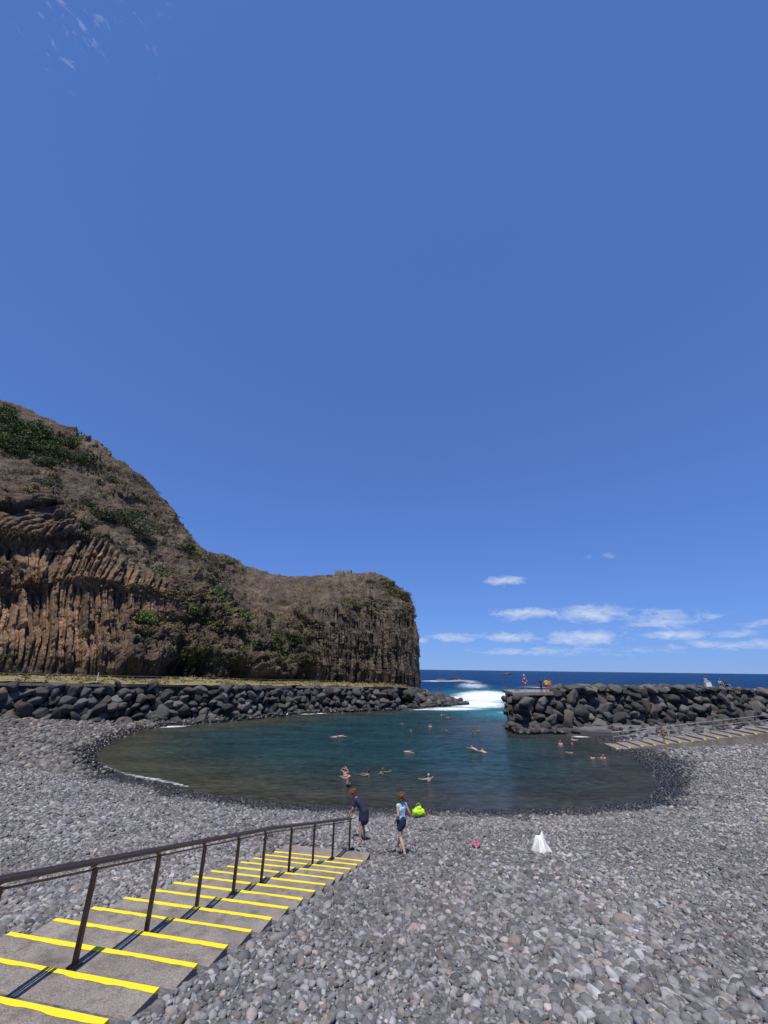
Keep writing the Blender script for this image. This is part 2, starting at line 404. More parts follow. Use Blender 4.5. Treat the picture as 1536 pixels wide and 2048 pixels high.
for k,q in enumerate(ST):
    q=[np.array(p,float) for p in q]
    out=q[0]-q[1];out[2]=0;L_=np.linalg.norm(out);out=out/max(L_,1e-3)
    rd=np.array([q[4][0],q[4][1],0]);rd/=np.linalg.norm(rd)
    S.append([q[0]+out*.6-np.array([0,0,4]),q[0]]+q[1:]+[q[4]+rd*14-np.array([0,0,7])])
S=np.array(S)
bl=np.concatenate([[0],np.cumsum(np.linalg.norm(np.diff(S[:,2,:2],axis=0),axis=1))])
TW=np.array([0,.03,.26,.52,.74,.95,1.])
NS,NTT=1400,480
sv=np.interp(np.linspace(0,1,NS),[0,.05,.93,1],[0,bl[2]-8,bl[17],bl[-1]]);tv=np.linspace(0,1,NTT)
def crom(xk,yk,x):
    m=np.zeros_like(yk);m[1:-1]=((yk[2:]-yk[:-2]).T/(xk[2:]-xk[:-2])).T
    m[0]=(yk[1]-yk[0])/(xk[1]-xk[0]);m[-1]=(yk[-1]-yk[-2])/(xk[-1]-xk[-2])
    i=np.clip(np.searchsorted(xk,x)-1,0,len(xk)-2);h=(xk[i+1]-xk[i]);t=(x-xk[i])/h
    sh=(-1,)+(1,)*(yk.ndim-1);t=t.reshape(sh);h=h.reshape(sh)
    return (2*t**3-3*t**2+1)*yk[i]+(t**3-2*t**2+t)*h*m[i]+(-2*t**3+3*t**2)*yk[i+1]+(t**3-t**2)*h*m[i+1]
A=crom(bl,S,sv);B=crom(TW,np.transpose(A,(1,0,2)),tv)
G=np.transpose(B,(1,0,2)).copy()
def normals(G):
    du=np.gradient(G,axis=0);dv=np.gradient(G,axis=1);n=np.cross(du,dv)
    return n/np.maximum(np.linalg.norm(n,axis=2,keepdims=True),1e-6)
Nn=normals(G)
if Nn[NS//2,50,1]>0: Nn=-Nn
SS_,TT_=np.meshgrid(sv,tv,indexing='ij')
x,y,z=G[...,0],G[...,1],G[...,2]
nA=fbm(x*.15,y*.15,z*.15,3,31);nB=fbm(x*.07,y*.07,z*.07,3,33)
leftc=1-sst(-45,-38,x+4*nA)
rightc=sst(-19,-14,x+3*nA)
colreg=np.maximum(leftc,rightc)
cliffT=sst(.02,.05,TT_)*(1-sst(.45,.55,TT_+.10*nA))
big=fbm(x*.07,y*.07,z*.07,3,2)*2.6+fbm(x*.2,y*.2,z*.2,3,8,True)*1.5
med=fbm(x*.6,y*.6,z*.6,4,12,True)*.6
fine=fbm(x*1.9,y*1.9,z*1.9,3,60,True)*.2
zb=z+2.2*nB*2-.05*SS_
tier=sst(15.5,16.6,zb)
tier2=sst(23.5,24.8,zb+1.5*nA)
lean=leftc*(.18*(z-6)*np.sin(SS_*.10+.6)+tier*(zb-16)*(.55*np.sin(SS_*.16+1.))+tier2*(zb-24)*.6*np.sin(SS_*.21))+rightc*.25*np.sin(z/5)
q_=SS_+lean+fbm(x*.22,y*.22,z*.10,3,40)*.9+tier*4.3+tier2*7.7
def cols(q_,w,seed,rh=(2.2,4.5)):
    qq=q_/w;ci=np.floor(qq);cf=qq-ci
    rowh=rh[0]+rh[1]*_h(ci,ci*0,ci*0,seed);ri=np.floor(z/rowh+_h(ci,ci*0+3,ci*0,seed)*7)
    dep=_h(ci,ci*0+1,ci*0,seed+1)*.8+_h(ci,ri,ci*0,seed+2)*1.25
    edge=np.minimum(cf,1-cf)
    prof=np.where(edge<.3,edge/.3,1.)*.45
    return dep+prof-.35*(1-sst(0,.1,edge)),_h(ci,ri,ci*0+5,seed+3),edge
cd,ch,ce=cols(q_,1.15,50)
cd2,ch2,ce2=cols(q_*1.0+3+fbm(x*.5,y*.5,z*.5,2,77)*.4,.62,70,(1.2,2.5))
blocky=_h(np.floor((q_+.3*z)/1.9),np.floor((z+.25*q_)/1.7),np.floor(q_*0),88)
columns=cd*.9+cd2*.4-.8
ledge=leftc*(1.5*tier*(1-sst(20,23,zb))+1.1*tier2)
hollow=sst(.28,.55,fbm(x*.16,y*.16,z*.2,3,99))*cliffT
D=big*(.25+.75*sst(0,.1,TT_))*np.where(TT_>.55,.6,1)*(1-.45*colreg*cliffT)
rough=cliffT*(1-colreg)
D=D+cliffT*colreg*(columns*1.15+(blocky-.5)*1.1*leftc*tier2)+cliffT*ledge*.8
D=D+rough*(columns*.9+(blocky-.5)*1.6+fbm(x*.33,y*.33,z*.33,4,91,True)*1.5+np.sign(fbm(x*.12,y*.12,z*.5,2,90))*.5)
D=D-hollow*(1.6-.8*colreg)
D=D+med*(.35+.75*(1-colreg*cliffT))*np.where(TT_>.6,.6,1.)+fine
outc=sst(.10,.38,fbm(x*.13,y*.13,z*.16,4,95))*sst(.42,.5,TT_)*(1-sst(.93,.97,TT_)*.6)
D=D+outc*((blocky-.3)*1.5+fbm(x*.5,y*.5,z*.5,4,97,True)*.9)
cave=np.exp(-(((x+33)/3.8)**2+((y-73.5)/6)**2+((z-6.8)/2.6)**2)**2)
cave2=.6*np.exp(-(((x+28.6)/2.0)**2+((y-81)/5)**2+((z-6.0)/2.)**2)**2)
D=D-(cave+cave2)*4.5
D=D*sst(0,.03,TT_)*np.where(TT_>.95,.6,1)
D=D*np.where(x>3,.62,1)
G2=G+Nn*D[...,None]
N2=normals(G2)
if N2[NS//2,50,1]>0: N2=-N2
nz=N2[...,2]
def C(*a): return np.array(a)
def mixc(a,b,f): return a*(1-f[...,None])+b*f[...,None]
n1=fbm(x*.3,y*.3,z*.3,4,101);n2=fbm(x*1.1,y*1.1,z*1.1,4,111);n3=fbm(x*.09,y*.09,z*.09,3,121)
Z3=np.zeros(G.shape)
rock=C(.078,.062,.050)+Z3
rock=mixc(rock,C(.16,.13,.098)+Z3,sst(-.05,.6,n1)*.8)
rock=mixc(rock,C(.036,.033,.032)+Z3,sst(.0,.5,-n1)*.8)
rock=mixc(rock,C(.14,.092,.060)+Z3,blocky*.35)
orange=mixc(C(.13,.080,.052)+Z3,C(.33,.20,.12)+Z3,ch)
orange=mixc(orange,C(.10,.083,.072)+Z3,ch2*.45)
rock=mixc(rock,orange,leftc*sst(.02,.08,TT_)*(1-sst(.38,.50,TT_+.10*n1))*sst(-.45,.15,n3+.2)*.95)
rb=mixc(C(.055,.045,.038)+Z3,C(.14,.11,.084)+Z3,ch)
rock=mixc(rock,rb,rightc*.9)
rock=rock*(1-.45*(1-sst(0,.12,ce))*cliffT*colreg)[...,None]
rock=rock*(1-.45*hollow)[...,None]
dry=mixc(C(.15,.112,.052)+Z3,C(.29,.215,.105)+Z3,sst(-.5,.6,n2))
dry=mixc(dry,C(.075,.068,.032)+Z3,sst(-.05,.4,fbm(x*.5,y*.5,z*.5,4,131))*.75)
pale=sst(105,125,y);dry=mixc(dry,C(.31,.235,.115)*(1+.25*n2[...,None]),pale*.65)
grn=C(.07,.095,.028)+Z3
dry=mixc(dry,grn,sst(.08,.42,fbm(x*.22,y*.22,z*.22,4,141))*.75)
veg=sst(.25,.62,nz+.25*n2+.25*n1)
veg=np.maximum(veg*sst(.05,.2,TT_)*(.9-.75*colreg*cliffT),sst(.48,.62,TT_+.12*n1)*(sst(-.75,.1,nz-.35+.5*n2)))
veg=np.clip(veg*(1-.8*outc*(1-.6*pale)),0,1)
colr=mixc(rock,dry,veg)
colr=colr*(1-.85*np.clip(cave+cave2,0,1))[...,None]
colr=np.clip(colr*(1+.35*n2[...,None]),.01,.6)
q=NT('cliff_rock_and_scrub')
a=q.n('ShaderNodeAttribute',attribute_name='tint');c=a.outputs['Color']
c=q.mix(.9,c,q.ramp(q.noise(1.6,7,rough=.7),[(.3,.5),(.7,1.6)]),'MULTIPLY')
c=q.mix(.8,c,q.ramp(q.noise(6,4),[(.35,.6),(.65,1.4)]),'MULTIPLY')
q.set('Base Color',c);q.set('Roughness',.95);q.set('Specular IOR Level',.2)
q.bump(q.noise(2.2,8,rough=.7),1.,.4)
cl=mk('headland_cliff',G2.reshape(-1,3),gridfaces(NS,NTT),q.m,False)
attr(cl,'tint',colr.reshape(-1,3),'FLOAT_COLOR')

# ---- terrace behind the left wall
wl=[(-66,14,6.3),(-57,32,6.0),(-45,48,5.55),(-32,61,5.05),(-23.3,66.2,4.85),(-14.8,78.6,4.4),(-6,83.4,4.2),(4,88.6,4.0),(7,97,3.4),(12,104,1.5)]
bs=[(-88,18,7.6),(-70,40,7.2),(-55,55,6.9),(-44,64,6.3),(-36,74,5.8),(-26,90,5.2),(-16,104,4.6),(-6,110,4.1),(2,116,3.8),(8,124,1.5)]
V=[];nj=9
for k in range(len(wl)):
    a=np.array(wl[k],float);b=np.array(bs[k],float);n_=(b-a);n_[2]=0;n_/=np.linalg.norm(n_);a=a+n_*2.0
    for j in range(nj):
        p=a+(b-a)*j/(nj-1);V.append(p)
V=np.array(V).reshape(len(wl),nj,3)
tt=np.linspace(0,len(wl)-1,260);uu=np.linspace(0,nj-1,40)
VV=crom(np.arange(len(wl))*1.,V,tt);VV=np.transpose(crom(np.arange(nj)*1.,np.transpose(VV,(1,0,2)),uu),(1,0,2))
VV[...,2]+=fbm(VV[...,0]*.5,VV[...,1]*.5,VV[...,2]*0,3,77)*.22+.05
q=NT('terrace_grass');c=q.ramp(q.noise(.35,6,rough=.65),[(.35,(.17,.13,.065)),(.5,(.23,.185,.08)),(.62,(.11,.13,.04))])
c=q.mix(.6,c,q.ramp(q.noise(5,4),[(.3,.6),(.7,1.4)]),'MULTIPLY');q.set('Base Color',c);q.set('Roughness',.95);q.bump(q.noise(7,5),.8,.15)
mk('grass_terrace',VV.reshape(-1,3),gridfaces(260,40),q.m,True)
prism('seawall_core',[(p[0]+nx,p[1]+ny,p[2]-.35) for p,(nx,ny) in zip(wl[:9],[(-2,.8),(-1.9,.9),(-1.7,1.4),(-1.2,1.9),(-1.5,1.6),(-1.1,1.8),(-1,1.8),(-1,2),(-2,1)])]+[(p[0],p[1],p[2]-1.) for p in bs[8::-1]],-3,0,M_core)
mb=MB()
for k in range(7):
    a=np.array(wl[k]);b=np.array(wl[k+1]);d=(b-a)[:2];l=np.linalg.norm(d);d/=l;n_=np.array([-d[1],d[0]])
    p0=a[:2]+n_*1.9;p1=b[:2]+n_*1.9;p2=b[:2]+n_*2.9;p3=a[:2]+n_*2.9
    za,zb_=a[2]-.03+.004*k,b[2]-.03+.004*k
    mb.add([(p0[0],p0[1],za-.3),(p1[0],p1[1],zb_-.3),(p2[0],p2[1],zb_-.3),(p3[0],p3[1],za-.3),(p0[0],p0[1],za),(p1[0],p1[1],zb_),(p2[0],p2[1],zb_),(p3[0],p3[1],za)],
      [(0,1,5,4),(1,2,6,5),(2,3,7,6),(3,0,4,7),(4,5,6,7)])
mb.build('seawall_coping',M_conc)

# ------------------------------------------------------------ water
xs=axis(-32,32,.42,-26000,26000,1.09);ys=axis(26,125,.42,-26000,30000,1.035)
ys=ys[(ys>-400)]
X,Y=np.meshgrid(xs,ys,indexing='ij');sh_=X.shape;X=X.ravel();Y=Y.ravel()
d=sdist(X,Y)
far=sst(85,200,Y)
w=fbm(X*.55,Y*.9,X*0,3,201)*.07*sst(0,6,-d)+far*fbm(X*.12,Y*.2,X*0,3,211)*.30*(1-sst(600,1500,np.hypot(X,Y)))
w=w*(np.hypot(X,Y)<1600)
depth=sst(0,13,-d)*.75+.25*sst(10,40,-d)
def blob(cx,cy,rx,ry,ang=0):
    c_,s_=math.cos(ang),math.sin(ang);dx=X-cx;dy=Y-cy;u=(dx*c_+dy*s_)/rx;v=(-dx*s_+dy*c_)/ry
    return np.exp(-(u*u+v*v))
foam=np.maximum.reduce([blob(15,92,11,6,.3)*1.05,blob(22,106,12,18,-.25)*1.2,blob(33,140,15,55,-.26)*1.15,blob(20,125,12,18)*1.1,blob(48,230,17,90,-.2)*.85,blob(62,300,14,35,-.1)*.85,
    blob(76,216,20,6)*.9,blob(42,306,26,14)*1.1,blob(62,336,20,12)*1.1,blob(26,85,9,8)*.8,blob(27,74,9,4,.3)*.6,blob(-12,79.3,4.5,1.5,.5)*1.15,blob(-27.8,60.5,4,1.6,.6)*.95,blob(25,56.3,3,1.2)*1.,blob(8,89.5,5,1.6,.5)*1.])
foam=np.maximum(foam,.86*np.exp(-((d+.55)/.6)**2)*(.2+.8*(np.exp(-((X+18)/9)**4)*(Y<45))))
foam=np.maximum(foam,.50*np.exp(-((d+.3)/.4)**2))
foam=np.maximum(foam,.42*sst(500,150,Y)*sst(90,120,Y))
turq=np.maximum.reduce([blob(24,82,9,8),blob(16,93,10,8),blob(24,108,12,22,-.25),blob(36,150,14,50,-.25)*.8])
sw=mk('sea_water',np.stack([X,Y,w],1),gridfaces(*sh_),[bpy.data.materials.new('tmp')],True)
attr(sw,'deep',depth);attr(sw,'foam',foam);attr(sw,'turq',turq);attr(sw,'open',sst(95,200,Y)*1.);attr(sw,'left',1-sst(-14,4,X))
q=NT('sea_water_surface')
A_=lambda n:q.n('ShaderNodeAttribute',attribute_name=n).outputs['Fac']
op=A_('open')
base=q.mix(A_('deep'),q.mix(A_('left'),(.034,.037,.036),(.044,.043,.028)),(.004,.038,.048))
base=q.mix(op,base,(.003,.030,.105))
base=q.mix(q.math('MULTIPLY',A_('turq'),.75),base,(.02,.20,.22))
mp=q.n('ShaderNodeMapping',i_Scale=(1,1.9,1));q.L.new(q.pos(),mp.inputs[0]);vec=mp.outputs[0]
pat=q.noise(.16,5,vec);base=q.mix(.7,base,q.ramp(pat,[(.35,.6),(.65,1.4)]),'MULTIPLY')
pat2=q.noise(1.3,4,vec);base=q.mix(.8,base,q.ramp(pat2,[(.35,.6),(.65,1.45)]),'MULTIPLY')
mp2=q.n('ShaderNodeMapping',i_Scale=(.02,.05,1));q.L.new(q.pos(),mp2.inputs[0])
base=q.mix(q.math('MULTIPLY',op,.6),base,q.ramp(q.noise(1.,6,mp2.outputs[0],.65),[(.35,.65),(.65,1.4)]),'MULTIPLY')
fn=q.math('ADD',q.math('MULTIPLY',q.noise(.28,6,vec,.7,1.2),.55),q.math('MULTIPLY',q.noise(1.5,6,vec,.7,.6),.45))
ff=q.math('MULTIPLY',q.math('SUBTRACT',q.math('ADD',q.math('MULTIPLY',A_('foam'),.62),fn),.93),6.,True)
col=q.mix(ff,base,(.74,.79,.82))
q.set('Base Color',col)
q.set('Roughness',q.math('ADD',q.math('MULTIPLY',ff,.6),.10));q.set('IOR',1.33);q.set('Specular IOR Level',.4)
h=q.math('ADD',q.math('ADD',q.math('MULTIPLY',q.noise(1.1,4,vec,.6),1.),q.math('MULTIPLY',q.noise(4.5,3,vec,.6),.3)),q.math('MULTIPLY',q.noise(.45,3,vec,.5),1.1))
bn=q.bump(h,.9,.5)
df=q.n('ShaderNodeBsdfDiffuse');q.L.new(col,df.inputs['Color']);q.L.new(bn,df.inputs['Normal'])
mx=q.n('ShaderNodeMixShader');q.L.new(q.math('ADD',q.math('MULTIPLY',op,.42),.40),mx.inputs[0]);q.L.new(q.b.outputs[0],mx.inputs[1]);q.L.new(df.outputs[0],mx.inputs[2])
q.L.new(mx.outputs[0],q.N['Material Output'].inputs[0]);sw.data.materials[0]=q.m

def islet(name,c,sz,seed):
    ob=rock_mesh(name,4,seed,14,8,.35,M_bld,(1,1,1));COL.objects.link(ob);ob.location=c;ob.scale=sz
islet('rock_islet',(258,900,-.5),(15,12,5.5),3)
islet('sea_rock',(44,318,-.4),(8,5,2.0),8)
islet('sea_rock',(60,345,-.2),(6,4,2.6),11)
islet('sea_rock',(76,222,-.2),(6,3,1.1),14)

# ------------------------------------------------------------ stairs
def P2(s,t,z):
    p=R0+Lf*s-E*t;return (p[0],p[1],z)
M_yel=NT('yellow_paint')
c=M_yel.mix(M_yel.ramp(M_yel.noise(25,5,rough=.7),[(.60,0.),(.72,.6)]),(.80,.62,.012),(.35,.3,.18));M_yel.set('Base Color',c);M_yel.set('Roughness',.7);M_yel=M_yel.m
st_root=empty('concrete_beach_stairs')
V=[];F=[]
zs=[1.5-.13]+[1.5+RI*k for k in range(22)]
ts=[(-1.0,0)]+[(TR*k,TR*(k+1)) for k in range(22)]
for k,((t0,t1),z_) in enumerate(zip(ts,zs)):
    b=len(V);zb_=z_-1.3;znx=z_+ (RI if k else .13)
    ns=24
    for i in range(ns+1):
        s=WID*i/ns
        V.append(P2(s,t0,z_));V.append(P2(s,t1,z_));V.append(P2(s,t1,znx))
    for i in range(ns):
        o=b+i*3;F.append((o,o+3,o+4,o+1))
        F.append((o+1,o+4,o+5,o+2))
    c0=len(V)
    V+= [P2(0,t0,zb_),P2(0,t1,zb_),P2(WID,t0,zb_),P2(WID,t1,zb_)]
    e=b+ns*3
    F.append((c0,b,b+1,c0+1));F.append((c0+2,c0+3,e+1,e))
    if k==0: F.append((c0,c0+2,e,b))
steps=mk('steps',V,F,M_conc,False,st_root)
mb=MB()
for k in range(22):
    t0=TR*k;z_=1.5+RI*k;n=90;V=[];F=[]
    sx=np.linspace(0,WID,n+1);wk=vnoise(sx*2.2,sx*0+k*3.3,sx*0,9)*.016+vnoise(sx*9,sx*0+k*1.7,sx*0,19)*.012;dk=vnoise(sx*5,sx*0+k*2.1,sx*0,29)*.02
    for i in range(n+1):
        s=sx[i];wj=.082+wk[i];dj=.03+dk[i]
        V+= [P2(s,t0-.004,z_-max(dj,.006)),P2(s,t0-.004,z_+.004),P2(s,t0+wj,z_+.004)]
    for i in range(n):
        o=i*3;F+= [(o,o+3,o+4,o+1),(o+1,o+4,o+5,o+2)]
    mb.add(V,F)
    mb.add([P2(-.004,t0-.004,z_+.004),P2(-.004,t0+.085,z_+.004),P2(-.004,t0+.085,z_-.012),P2(-.004,t0-.004,z_-.05)],[(0,1,2,3)])
mb.build('yellow_nosings',M_yel,False,st_root)
M_br=simple('bronze_painted_steel',(.11,.075,.058),.38,.6,.2,14)
rail=empty('metal_handrail')
mb=MB();ang=math.atan2(E[1],E[0])
tl=[10.0-1.41*i for i in range(9)]+[11.41,12.82,14.2,15.6]
def rs(t): return 1.6-.75*max(0,(4-t))/5.3
for t in tl:
    s=rs(t);k=math.floor(t/TR);zb_=1.5+RI*max(k,0) if t>0 else (1.37 if t>-1.0 else 1.25)
    x_,y_,_=P2(s,t,0);zt=1.5+RI/TR*t+RI*.5+.92
    mb.box((x_,y_,(zb_+zt)/2-.02),(.055,.055,zt-zb_-.04),ang);mb.box((x_,y_,zb_+.008),(.14,.12,.014),ang)
    mb.box((x_,y_,zt+.0),(.03,.16,.03),ang-math.pi/2)
for off in(-.055,.055):
    pts=[P2(rs(t)+off,t,1.5+RI/TR*t+RI*.5+.955) for t in (17,10,5,4,2,0,-1.28)]
    mb.tube(pts,.030,10)
pts=[P2(rs(t),t,1.5+RI/TR*t+RI*.5+.86) for t in (17,10,5,4,2,0,-1.28)];mb.tube(pts,.014,8)
mb.build('rails_and_posts',M_br,False,rail)

# ------------------------------------------------------------ stepped ramp on the right
def P3(u,v,z): p=RA+RD*u+RN*v;return (p[0],p[1],z)
rr=empty('stepped_concrete_ramp');mb=MB();mb2=MB()
for k in range(36):
    u0=k*1.25;u1=u0+1.25;z_=ramp_z(u0)
    mb.add([P3(u0,0,z_-1.6),P3(u1,0,z_-1.6),P3(u1,RW_,z_-1.6),P3(u0,RW_,z_-1.6),P3(u0,0,z_),P3(u1,0,z_),P3(u1,RW_,z_),P3(u0,RW_,z_)],[(0,1,5,4),(2,3,7,6),(4,5,6,7),(3,0,4,7)])
    mb2.add([P3(u0-.005,-.005,z_+.005),P3(u0+.18,-.005,z_+.005),P3(u0+.18,.22,z_+.005),P3(u0-.005,.22,z_+.005),P3(u0-.005,-.005,z_-.12),P3(u0+.18,-.005,z_-.08),P3(u0-.005,.22,z_-.09)],[(0,1,2,3),(4,5,1,0),(4,0,3,6)])
mb.build('ramp_steps',M_conc,False,rr);mb2.build('yellow_edges',M_yel,False,rr)
M_gal=simple('galvanised_steel',(.30,.31,.32),.45,.7,.15,8)
mb=MB();v=RW_-.2
mb.tube([P3(u,v,ramp_z(u)+1.0) for u in(1,10,20,40)],.03,6);mb.tube([P3(u,v,ramp_z(u)+.55) for u in(1,10,20,40)],.02,6)
for k in range(14): mb.tube([P3(1+k*3,v,ramp_z(1+k*3)-.2),P3(1+k*3,v,ramp_z(1+k*3)+1.0)],.03,6)
mb.build('ramp_railing',M_gal)

mb=MB();f=[]
for (p,d_) in poly_pts(wl[1:7],4.0):
    n_=np.array([-d_[1],d_[0]]);q2=p[:2]+n_*3.6;f.append((q2[0],q2[1],p[2]+.05));mb.tube([(q2[0],q2[1],p[2]-.3),(q2[0],q2[1],p[2]+1.0)],.035,6)
for h_ in(.35,.65,.95): mb.tube([(a[0],a[1],a[2]+h_) for a in f],.014,5)
mb.build('wire_fence',simple('fence_wire',(.30,.26,.16),.6,.2,.2,5))
mb=MB();mb.tube([(-38.3,58.6,4.6),(-38.5,58.8,6.6)],.04,8);mb.build('marker_pole',simple('pole_white',(.6,.6,.58),.5))

# ------------------------------------------------------------ vegetation
def leaf_mass(name,centers,per,leaf,mat,colA,colB,up=.3):
    V=[];Cc=[]
    for (cx,cy,cz,rx,ry,rz) in centers:
        n=int(per*rx*rz);k=rng.normal(size=(n,3));k/=np.linalg.norm(k,axis=1)[:,None]
        nb=7;cc=rng.normal(size=(nb,3))*.42;bi=rng.integers(0,nb,n)
        p=cc[bi]+k*(.30+.25*rng.random((n,1)));p[:,2]=np.abs(p[:,2])*.9-.1
        shade=.55+.6*rng.random(nb)[bi]
        p=p*np.array([rx,ry,rz])+np.array([cx,cy,cz])
        u=rng.normal(size=(n,3));u/=np.linalg.norm(u,axis=1)[:,None];v=np.cross(u,rng.normal(size=(n,3)));v/=np.linalg.norm(v,axis=1)[:,None]
        s=leaf*rng.uniform(.6,1.3,(n,1))
        V.append(np.stack([p-u*s,p+v*s*.45,p+u*s,p-v*s*.45],1))
        f=rng.random(n)[:,None];c=np.array(colA)*(1-f)+np.array(colB)*f;Cc.append(np.repeat((c*shade[:,None])[:,None,:],4,1))
    V=np.concatenate(V).reshape(-1,3);Cc=np.concatenate(Cc).reshape(-1,3)
    ob=mk(name,V,np.arange(len(V)).reshape(-1,4),mat);attr(ob,'tint',Cc,'FLOAT_COLOR');return ob
q=NT('foliage');q.set('Base Color',q.n('ShaderNodeAttribute',attribute_name='tint').outputs['Color']);q.set('Roughness',.7);q.set('Specular IOR Level',.25);M_fol=q.m
flat=G2.reshape(-1,3);ft=TT_.ravel();fs=SS_.ravel()
def near(px,py,pz):
    d_=((flat-np.array([px,py,pz]))**2).sum(1);return flat[d_.argmin()]
bl_=[]
for (px,py,pz,r_) in [(-74.4,75,52.6,3.8),(-79,78,56,3.2),(-71,76,50.5,2.8),(-84,77,55,3.6),(-77,73,50,3.2),(-68,79,50,2.4),(-80,74,52,2.8),(-86,80,58,3.0),(-73,79,56,2.6),(-90,82,60,3.2),(-70,74,47,2.2)]:
    p=near(px,py,pz);bl_.append((p[0],p[1],p[2],r_*1.25,r_*1.1,r_*1.05))
leaf_mass('green_shrubs',bl_,150,.24,M_fol,(.035,.070,.016),(.09,.135,.035))
bl_=[]
for (px,py,pz,r_) in [(-51.7,78,36,3.2),(-50,80,34,2.6),(-53,78,38,2.2),(-57,76,34,2.4),(-61,74,35,2.0),(-49,81,32,1.8),(-54,84,42,1.5),(-64,84,47,1.6),(-66,70,37,1.8),(-59,72,31,1.5)]:
    p=near(px,py,pz);bl_.append((p[0],p[1],p[2],r_*1.25,r_*1.1,r_*.95))
leaf_mass('grey_green_shrubs',bl_,150,.22,M_fol,(.05,.065,.035),(.10,.115,.055))
bl_=[]
for (px,py,pz,r_) in [(-40.9,71,14.9,2.6),(-41.6,71,12.4,2.1),(-26.2,101,17.2,2.2),(-27.5,99,15.5,1.8),(-30.5,86,14.6,1.9),(-24,98,11,1.8),(-25,96,8,1.8),(-22,99,6,1.6),(-36,78,17,2.0),(-38,80,20,2.),(-33,84,18,2.1),(-34,83,20,1.8),(-55,60,8,1.2),(-20,100,8,1.5),(-16,104,7,1.3),(-29,90,9,1.6),(-31,95,17,1.8),(-37,86,22,1.8),
   (-28,93,13,1.7),(-23,101,14,1.5),(-35,82,16,1.7),(-42,77,24,1.6),(-30,88,18,1.6),(-26,92,6,1.2),(-18,102,5,1.1),(-51,57,7.5,1.1),(-20,103,17,1.3)]:
    p=near(px,py,pz);bl_.append((p[0],p[1],p[2],r_*1.2,r_,r_))
leaf_mass('cliff_bushes',bl_,170,.2,M_fol,(.06,.105,.02),(.14,.19,.05))
w_=np.clip(veg.ravel(),0,1)*((ft>.08)&(ft<.99)&(fs>bl[1])&(fs<bl[17]));pr=w_/w_.sum()
ids=rng.choice(len(flat),6500,p=pr,replace=False)
g_=vnoise(flat[ids,0]*.12,flat[ids,1]*.12,flat[ids,2]*.12,300)
for nm,sel,ca,cb,r0,r1,per in (('dry_scrub',g_<.05,(.13,.10,.045),(.29,.22,.11),.30,.85,70),('green_scrub',g_>=.05,(.055,.075,.022),(.14,.15,.05),.35,1.1,70)):
    cs=[]
    for i in ids[sel]:
        r_=r0+(r1-r0)*random.random()**2;p=flat[i];cs.append((p[0],p[1],p[2]-.05,r_*1.2,r_*1.2,max(r_*.8,.3)))
    leaf_mass(nm,cs,per,.16,M_fol,ca,cb)
cs=[]
vv=VV.reshape(-1,3)
for i in rng.integers(0,len(vv),900):
    p=vv[i];cs.append((p[0],p[1],p[2],.5,.5,.35))
leaf_mass('terrace_weeds',cs,100,.15,M_fol,(.17,.145,.055),(.25,.21,.09))
mb=MB();p0=near(-13.6,132,36)
for i in range(260):
    bx=p0[0]+random.uniform(-2.6,2.6);by=p0[1]+random.uniform(-1.5,1.5);h_=random.uniform(.8,1.9);dx,dy=random.uniform(-.5,.5),random.uniform(-.5,.5)
    mb.add([(bx-.06,by,p0[2]-.4),(bx+.06,by,p0[2]-.4),(bx+dx,by+dy,p0[2]+h_)],[(0,1,2)])
mb.build('reed_clump',simple('reed_leaf',(.17,.19,.07),.7))

# ------------------------------------------------------------ people
def skin_mat(name,c):
    q=NT(name);q.set('Base Color',q.mix(q.noise(12,3),tuple(v*.9 for v in c),tuple(v*1.1 for v in c)));q.set('Roughness',.5);return q.m
SK=skin_mat('skin',(.44,.27,.195));SK2=skin_mat('tanned_skin',(.27,.155,.105))
M=dict(navy=simple('navy_cloth',(.012,.017,.05),.85),blue=None,white=simple('white_cloth',(.70,.70,.69),.8,0,.08,6),black=simple('black_cloth',(.012,.012,.014),.8),
  red=simple('red_cloth',(.5,.03,.03),.8),yellow=simple('yellow_cloth',(.75,.55,.03),.8),orange=simple('orange_cloth',(.7,.18,.03),.8),hair_d=simple('dark_hair',(.02,.014,.01),.6),
  hair_r=simple('auburn_hair',(.13,.045,.02),.6,0,.5,40),eye=simple('eye_dark',(.02,.015,.01),.2),lip=simple('lip',(.4,.12,.1),.5),grey=simple('grey_cloth',(.25,.26,.28),.8))
q=NT('blue_patterned_cloth');q.set('Base Color',q.mix(q.ramp(q.noise(22,3),[(.45,0.),(.55,1.)]),(.12,.34,.62),(.62,.72,.78)));q.set('Roughness',.8);M['blue']=q.m
def cap_mesh(segs,n=12):
    V=[];F=[]
    for (p0,p1,r0,r1,_) in segs:
        p0=Vector(p0);p1=Vector(p1);d=p1-p0;L_=d.length
        d=d.normalized() if L_>1e-5 else Vector((0,0,1))
        u=d.cross(Vector((.3,.9,.2))).normalized();w=d.cross(u)
        rings=[]
        for a in(-80,-55,-25,0): rings.append((p0+d*r0*math.sin(math.radians(a)),r0*math.cos(math.radians(a))))
        for a in(0,25,55,80): rings.append((p1+d*r1*math.sin(math.radians(a)),r1*math.cos(math.radians(a))))
        b=len(V)
        for c,r in rings:
            for k in range(n):
                t=2*math.pi*k/n;V.append(c+(u*math.cos(t)+w*math.sin(t))*r)
        for i in range(7):
            for k in range(n): F.append((b+i*n+k,b+i*n+(k+1)%n,b+(i+1)*n+(k+1)%n,b+(i+1)*n+k))
        F.append(tuple(b+k for k in range(n-1,-1,-1)));F.append(tuple(b+7*n+k for k in range(n)))
    return V,F
